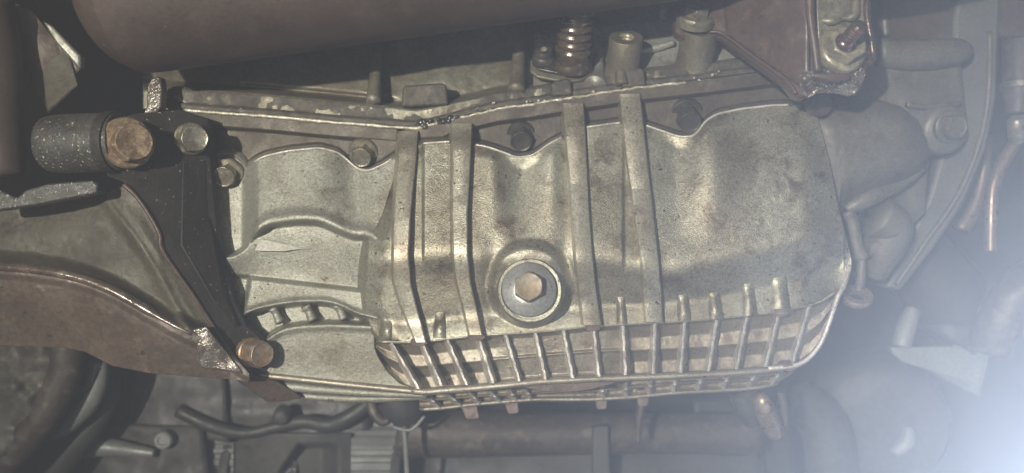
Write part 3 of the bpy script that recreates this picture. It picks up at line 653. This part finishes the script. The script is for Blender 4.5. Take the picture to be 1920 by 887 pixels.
# ------------------------------------------------------------------ black bracket on the left with its bolts
bb = thing('black_bracket', 'black speckled steel bracket on the left holding a rubber bush, bolted over the pan edge', 'bracket', V(420, 700, 10))
outl = [(205, 226, 96), (260, 212, 84), (338, 205, 40), (390, 222, 4), (397, 262, -8), (400, 330, -14), (400, 400, -14), (414, 480, -10), (438, 560, -2), (462, 612, 0), (496, 640, 2), (508, 668, 2), (492, 694, 6), (464, 700, 12), (420, 640, 30), (366, 556, 50), (308, 470, 74), (300, 436, 78), (262, 372, 86), (232, 342, 92), (198, 330, 96)]
obj('main_plate', plate(outl, 26), M['black'], bb, bevel=4)
obj('raised_strap', plate([(340, 300, 40), (386, 300, 10), (390, 400, 6), (402, 480, 10), (424, 560, 18), (448, 614, 18), (424, 612, 30), (372, 520, 56), (336, 460, 66)], 40), M['black'], bb, bevel=5)
obj('edge_strip', sweep([(232, 346, 96, 5), (262, 376, 90, 4), (298, 436, 82, 4), (306, 472, 78, 4), (366, 560, 54, 4), (420, 643, 34, 4), (466, 703, 16, 3.5)], 10), M['brown'], bb, 180)
obj('bush_sleeve', sweep([(86, 272, 84, 30), (96, 272, 86, 50), (110, 271, 88, 55), (160, 269, 92, 56), (205, 267, 96, 55), (228, 266, 98, 54)], 40), M['rubber'], bb, 60)
obj('bush_ring', sweep([(204, 267, 98, 58), (214, 267, 99, 58.5), (222, 267, 100, 57)], 40, sub=2), M['black'], bb, 60)
b1 = hexbolt('pivot_bolt', bb, (238, 268, 112), ax(.66, .04, .75), 38, 36, 48, M['rust'], M['rust'], phase=.25, wh=10, label='rusty orange hex bolt at the end of the rubber bush')
hexbolt('plate_bolt', bb, (358, 260, 34), ax(.55, .08, .83), 27, 32, 30, M['zinc'], phase=.1, wh=4)
hexbolt('plate_bolt', bb, (472, 661, 16), ax(.72, .0, .69), 26, 36, 28, M['zinc_brown'], phase=.35, wh=5)

# ------------------------------------------------------------------ brown cast arm, lower left
ca = thing('cast_arm', 'curved brown cast suspension arm with a wet shiny ridge, at the left below the bush', 'suspension arm', V(200, 740, 40))
LIPC = [(-60, 492), (0, 496), (60, 501), (110, 508), (160, 520), (210, 540), (260, 568), (310, 598), (350, 618), (378, 630), (420, 660), (480, 700)]
AT = [(-60, 398), (0, 396), (100, 382), (190, 362), (235, 348), (265, 380), (300, 440), (310, 472), (366, 560), (420, 645), (470, 704)]
AB = [(-60, 646), (0, 648), (120, 652), (160, 660), (210, 686), (280, 700), (360, 706), (420, 710), (470, 716)]
def arm_d(X, Y):
    l = sip(X, LIPC, 16); t = sip(X, AT, 6)
    d = 34 + 10 * ss(0, 60, Y - t) + 46 * ss(-30, 4, Y - l) - 8 * ss(16, 30, Y - l) - 60 * ss(20, 170, Y - l) 
    d = d - 28 * ss(300, 460, X)
    cr = ip(Y, [(380, 200), (440, 248), (500, 288), (570, 326), (610, 352)])
    d = d + 16 * gauss(X, cr, 12) * ss(4, -14, Y - l) + 14 * ss(-4, 26, X - cr) * ss(4, -30, Y - l)
    d = d + 7 * gauss(np.hypot(X - 60, Y - 590), 0, 70) 
    return d + 7 * vnoise(X, Y, 70, 76) + 3 * vnoise(X, Y, 30, 77) + 1.2 * vnoise(X, Y, 9, 78)
xsa = np.arange(-60, 470, 3.0)
obj('upper_web', relief(xsa, lambda x: ip(x, AT), lambda x: np.maximum(sip(x, LIPC, 16) + 2, ip(x, AT) + 1), 60, arm_d, 40), M['olive'], ca, 180)
obj('lower_web', relief(xsa, lambda x: np.maximum(sip(x, LIPC, 16) + 2, ip(x, AT) + 1), lambda x: np.maximum(ip(x, AB), ip(x, AT) + 4), 70, arm_d, 40), M['arm'], ca, 180)
obj('wet_ridge', sweep([(x, float(sip(np.array([x + 0.]), LIPC, 16)[0]) + 4, float(arm_d(np.array([x + 0.]), np.array([float(sip(np.array([x + 0.]), LIPC, 16)[0]) + 4]))[0]) - 3, 9 if x < 300 else 5) for x in range(-60, 370, 20)], 14, sub=2), M['wetlip'], ca, 180)
obj('crusted_end', sheet([(362, 618, 84), (386, 612, 78), (456, 700, 52), (378, 690, 68)], 24, 3, 20, 11, 8), M['crust'], ca, 180)
obj('tail_plate', plate([(430, 706, 20), (476, 704, 8), (520, 716, -14), (566, 746, -46), (540, 752, -46), (500, 754, -40), (466, 730, -10)], 16), M['arm'], ca, bevel=3)
obj('tongue', plate([(-40, 380, 134), (-10, 352, 132), (30, 372, 130), (48, 356, 128), (90, 344, 124), (172, 338, 116), (184, 346, 114), (182, 362, 116), (120, 374, 124), (62, 385, 132), (0, 394, 136), (-40, 396, 138)], 26), M['rubber'], ca, bevel=3)

# ------------------------------------------------------------------ grey bracket, upper left corner
gbk = thing('corner_bracket', 'dim brown-grey bent bracket in the top left corner', 'bracket', V(90, 210, 20))
obj('web', sheet([(-30, -20, 90), (60, 20, 70), (150, 130, 40), (88, 214, 30)], 14, 8, 20, 21, 6), M['arm'], gbk, 180)
obj('side_web', sheet([(60, 80, 66), (125, 82, 50), (146, 160, 42), (90, 212, 36)], 14, 4, 18, 22, 4), M['olive'], gbk, 180)
obj('flange', plate([(78, 38, 76), (96, 48, 74), (130, 84, 62), (150, 104, 58), (149, 130, 54), (136, 116, 58), (104, 80, 66)], 20), M['case_pale'], gbk, bevel=4)
obj('arm', sweep([(-40, 10, 130, 60), (-10, 120, 110, 46), (0, 250, 90, 40), (10, 330, 90, 34)], 24), M['tube'], gbk, 180)

# ------------------------------------------------------------------ background below the pan
def cyl_ribbed(x0, x1, yc, ry, d, pitch, depth):
    """rib belt: grooves across, wrapped on a pulley whose axis runs left to right"""
    vs, fs = [], []; n = 60; rows = []
    for i in range(n + 1):
        th = -1.2 + 2.4 * i / n
        prof_ = 0.5 + .5 * math.cos(2 * math.pi * i / (n / pitch))
        rr = ry + depth * (1 if prof_ > .45 else 0)
        for x in (x0, x1): vs.append(V(x, yc + rr * math.sin(th), d + rr * math.cos(th)))
    for i in range(n): fs.append([2 * i, 2 * i + 1, 2 * i + 3, 2 * i + 2])
    b0 = len(vs); vs.append(V(x0, yc, d - ry * .3)); vs.append(V(x1, yc, d - ry * .3))
    for i in range(n): fs.append([2 * i, 2 * i + 2, b0]); fs.append([2 * i + 1, b0 + 1, 2 * i + 3])
    return vs, fs
blk = thing('engine_block', 'grey engine block front with a round bolt head, blurred below the brown arm', 'engine block', V(330, 880, -420))
obj('panel', sheet([(190, 660, -420), (420, 680, -430), (430, 830, -400), (200, 800, -400)], 60, 6, 20, 31, 10), M['bggrey'], blk, 180)
obj('lower_panel', sheet([(140, 790, -380), (380, 800, -390), (400, 960, -370), (120, 960, -360)], 60, 8, 20, 32, 16), M['bggrey'], blk, 180)
obj('shelf', sweep([(150, 846, -350, 16), (190, 838, -346, 18), (260, 846, -350, 12), (290, 850, -350, 8)], 16), M['bgpale'], blk, 180)
obj('bolt', lathe((306, 826, -352), ax(.1, .0, 1), [(17, -20), (17, 2), (14, 5), (9, 5), (8, 2), (0, 2)], 28), M['bgpale'], blk, 40)
obj('side_cover', sheet([(380, 700, -440), (700, 730, -450), (690, 830, -430), (380, 800, -430)], 60, 0, 18, 33, 12), M['hose'], blk, 180)
lw = obj('harness_loop', sweep([(335, 770, -390, 13), (400, 800, -384, 12), (460, 812, -380, 11), (520, 800, -380, 11), (570, 790, -384, 13), (620, 796, -390, 15), (670, 772, -396, 14), (700, 745, -400, 12)], 16), M['hose'], None, 180)
tag(lw, 'dark grey wiring harness looping below the pan edge, left of centre', 'cable')
lw = obj('harness_clip', lathe((527, 782, -360), ax(0, .3, 1), [(16, -20), (16, 4), (11, 10), (0, 12)], 20), M['bggrey'], None, 60)
tag(lw, 'small grey clip on the wiring harness below the pan', 'clip')
wc = obj('corner_casting', sheet([(-60, 636, -140), (104, 646, -150), (84, 770, -150), (-60, 940, -140)], 40, 16, 30, 41, 34), M['olive2'], None, 180)
tag(wc, 'mottled grey-green casting in the lower left corner', 'casting')
dp = thing('drive_hose', 'brown-grey curved hose with a pale grey sleeve sweeping down the lower left', 'hose', V(40, 900, -200))
obj('hose', sweep([(128, 640, -150, 30), (122, 700, -156, 30), (88, 770, -160, 30), (34, 840, -164, 30), (-40, 920, -168, 30)], 24), M['bgwarm'], dp, 180)
obj('sleeve', sweep([(184, 676, -230, 18), (180, 720, -230, 20), (162, 760, -230, 20), (124, 800, -230, 15), (98, 822, -230, 5)], 18), M['bgpale'], dp, 180)
obj('sleeve_groove', sweep([(186, 690, -211, 2.5), (170, 728, -209, 2.5), (142, 758, -211, 2.5)], 8), M['hose'], dp, 180)
obj('sleeve_shade', sweep([(204, 670, -290, 14), (204, 730, -290, 20), (184, 780, -290, 22), (130, 850, -290, 26), (80, 920, -290, 28)], 18), M['hose'], dp, 180)  # dark bar standing in for the shade behind the pale sleeve
for nm, a, lab in (('belt_pulley', (398, 438, 880, 84, -500, 9, 5), 'narrow ribbed grey belt, leftmost of the three along the bottom edge'),
                   ('belt_pulley', (505, 554, 905, 70, -500, 8, 5), 'ribbed grey belt section, middle of the three along the bottom edge'),
                   ('belt_pulley', (658, 746, 890, 100, -500, 9, 6), 'wide ribbed grey belt, rightmost and largest of the three along the bottom edge')):
    t = thing(nm, lab, 'belt', V((a[0] + a[1]) / 2, 930, -500), 'ribbed belts along the bottom')
    obj('belt', cyl_ribbed(*a), M['belt'], t, 30)
    obj('pulley_flange', lathe((a[1] + 12, a[2], a[4] - 6), ax(1, 0, .05), [(a[3] * .99, -8), (a[3] * 1.02, 0), (a[3] * .99, 8), (0, 8)], 48), M['bggrey'], t, 40)
cv = obj('belt_cover', relief(np.arange(440, 664, 4.0), lambda x: 812 + 16 * ss(470, 440, x) + 0 * x, lambda x: x * 0 + 960, 30, lambda X, Y: -420 + 36 * np.sin((X - 440) / 224 * math.pi) - 60 * ss(540, 548, X - (860 - Y) * .7) * ss(640, 600, X) * ss(-2, 2, Y - 835), 50), M['bggrey'], None, 180)
tag(cv, 'smooth mid-grey belt cover between the ribbed belts', 'cover')
exh = thing('exhaust_pipe', 'mottled warm grey exhaust pipe running right below the pan', 'exhaust pipe', V(960, 850, -430))
obj('pipe', sweep([(770, 806, -420, 50), (840, 812, -420, 46), (1000, 814, -430, 40), (1240, 812, -440, 38), (1420, 815, -450, 40)], 28), M['bgwarm'], exh, 180)
obj('flange', lathe((778, 800, -410), ax(.9, .2, .3), [(62, -8), (64, 0), (62, 8), (0, 8)], 36), M['bgwarm'], exh, 50)
for x in (879, 905): obj('spatter', lathe((x, 838, -384), ax(0, .3, 1), [(7, -2), (5, 2), (0, 3)], 12, squash=1.0), M['bgpale'], exh, 180)
sn = thing('sensor_plug', 'brown clustered sensor plug hanging beneath the pan corner', 'sensor', V(740, 800, -260))
obj('housing', sweep([(745, 742, -260, 42), (758, 770, -260, 38), (762, 792, -262, 24)], 22), M['hose'], sn, 180)
obj('clip', sweep([(694, 752, -250, 9), (702, 775, -246, 10), (716, 790, -244, 9), (730, 788, -244, 7)], 12), M['bgwarm'], sn, 180)
obj('lead', sweep([(757, 796, -250, 6), (760, 830, -250, 5), (764, 900, -260, 5)], 10), M['bgpale'], sn, 180)
obj('ring', sweep([(736, 800, -240, 3), (770, 806, -236, 3.5), (796, 780, -240, 3)], 8), M['bgpale'], sn, 180)
hb = obj('hanger_bar', plate([(1112, 800, -370), (1142, 798, -370), (1146, 960, -360), (1110, 960, -360)], 30), M['bggrey'], None, bevel=5)
tag(hb, 'upright grey hanger bar crossing in front of the exhaust pipe', 'bar')
dr = obj('hanging_rod', sweep([(1204, 756, -260, 8), (1198, 790, -262, 7), (1196, 830, -264, 5)], 12), M['bgwarm'], None, 180)
tag(dr, 'thin brown rod hanging straight down below a pan tab', 'rod')
cm = obj('cross_beam', sheet([(800, 846, -480), (1430, 832, -520), (1440, 980, -460), (780, 990, -430)], 80, 10, 20, 51, 10), M['bggrey'], None, 180)
tag(cm, 'pale grey cross beam along the bottom edge below the exhaust', 'beam')

amb = thing('drain_valve', 'amber and pale metal valve stub under the right end of the fins', 'valve', V(1430, 800, -200))
obj('body', sweep([(1392, 735, -190, 26), (1404, 765, -196, 26), (1412, 792, -204, 18)], 20), M['bggrey'], amb, 180)
obj('spout', sweep([(1418, 742, -160, 14), (1430, 762, -158, 20), (1446, 795, -160, 19), (1456, 818, -162, 15)], 20), M['copper'], amb, 180)
obj('cap', sweep([(1422, 742, -150, 10), (1430, 752, -142, 14), (1438, 772, -142, 11)], 16), M['zinc_brown'], amb, 180)
obj('strap', sweep([(1462, 735, -190, 7), (1470, 760, -190, 8), (1472, 800, -192, 6)], 12), M['bggrey'], amb, 180)

mh = thing('motor_housing', 'large round blurred motor housing in the hazy lower right', 'motor', V(1640, 900, -560))
obj('drum', lathe((1655, 800, -560), ax(-.25, .1, .96), [(126, -120), (122, -10), (106, 6), (60, 12), (0, 14)], 48), M['bggrey'], mh, 50)
obj('bracket', sweep([(1480, 740, -520, 34), (1540, 790, -520, 44), (1560, 880, -520, 46), (1550, 980, -520, 46)], 20), M['bggrey'], mh, 180)
obj('fin', sweep([(1704, 800, -520, 10), (1700, 830, -516, 16), (1676, 850, -516, 10)], 14), M['bgpale'], mh, 180)
fr = obj('frame_rail', sheet([(1300, 750, -560), (1480, 740, -600), (1490, 900, -560), (1310, 880, -540)], 80, 10, 16, 61, 8), M['hose'], None, 180)
tag(fr, 'dark frame rail behind the amber valve stub', 'rail')

sh = thing('heat_shield', 'off-white angular shield plate at the right, below the brown pipes', 'shield', V(1770, 740, -420))
obj('face', sheet([(1668, 652, -400), (1858, 648, -420), (1842, 724, -410), (1690, 678, -396)], 10, 0, 14, 62, 2), M['white'], sh, 180)
obj('fold', sheet([(1664, 656, -398), (1690, 676, -394), (1842, 722, -408), (1838, 744, -430)], 8, 0, 14, 63, 2), M['white'], sh, 180)
obj('lug', sweep([(1690, 650, -410, 16), (1698, 618, -412, 18), (1712, 580, -420, 14)], 16), M['bgpale'], sh, 180)
obj('stay', plate([(1790, 650, -424), (1846, 648, -424), (1852, 560, -440), (1838, 560, -440), (1816, 620, -430)], 14), M['bgpale'], sh, bevel=3)
pp = obj('brake_pipe', sweep([(1930, 205, -260, 12), (1914, 248, -258, 12), (1880, 306, -256, 12), (1862, 350, -256, 12), (1858, 410, -258, 11), (1857, 470, -260, 11)], 18), M['copper'], None, 60)
tag(pp, 'thin brown metal pipe with a bend, nearest the right edge', 'pipe')
pp = obj('brake_pipe', sweep([(1850, 250, -380, 11), (1842, 330, -380, 12), (1826, 390, -380, 14), (1800, 430, -384, 16)], 18), M['copper'], None, 180)
tag(pp, 'blurred brown pipe left of the bent pipe, further back', 'pipe')
un = thing('pipe_union', 'shiny pipe union in the upper right corner above the bent brown pipe', 'union', V(1912, 260, -260))
obj('collar', lathe((1908, 250, -238), ax(-.3, -.85, .4), [(16, -14), (17, 0), (17, 26), (12, 32), (0, 32)], 24), M['zinc'], un, 40)
obj('sleeve', sweep([(1914, 60, -270, 30), (1912, 130, -268, 30), (1908, 178, -262, 26), (1908, 214, -258, 18)], 20), M['bgwarm'], un, 60)
obj('band', sweep([(1911, 160, -262, 31), (1910, 170, -261, 31)], 24), M['zinc'], un, 40)
ub = obj('upper_beam', sheet([(1640, -40, -220), (1960, -60, -200), (1960, 66, -230), (1650, 84, -240)], 60, 0, 16, 64, 6), M['brown'], None, 180)
tag(ub, 'dark brown beam behind the mount bracket in the top right corner', 'beam')
hz_ = obj('side_hose', sweep([(1960, 520, -330, 46), (1900, 560, -340, 44), (1866, 620, -350, 40), (1856, 660, -356, 36)], 24), M['bgwarm'], None, 180)
tag(hz_, 'thick warm grey hose curving in from the right edge above the shield', 'hose')
dk = obj('rear_duct', sweep([(1700, 470, -460, 70), (1760, 540, -470, 74), (1790, 600, -470, 66), (1770, 640, -470, 56)], 24), M['hose'], None, 180)
tag(dk, 'dark rounded duct behind the off-white shield', 'duct')

# ------------------------------------------------------------------ dusty air
me = bpy.data.meshes.new('haze'); bm = bmesh.new(); bmesh.ops.create_cube(bm, size=1.0)
bm.to_mesh(me); bm.free(); hz = bpy.data.objects.new('haze', me); COL.objects.link(hz)
hz.scale = (3.4, 3.2, 4.2); hz.location = (0, 0.75, 0.45); hz['kind'] = 'stuff'
hm = bpy.data.materials.new('dusty_air'); hm.use_nodes = True; nt = hm.node_tree; nt.nodes.clear()
out = nt.nodes.new('ShaderNodeOutputMaterial'); pv = nt.nodes.new('ShaderNodeVolumePrincipled')
pv.inputs['Color'].default_value = (.93, .92, .96, 1); pv.inputs['Density'].default_value = .33; pv.inputs['Anisotropy'].default_value = 0.55
nt.links.new(pv.outputs[0], out.inputs['Volume']); me.materials.append(hm)
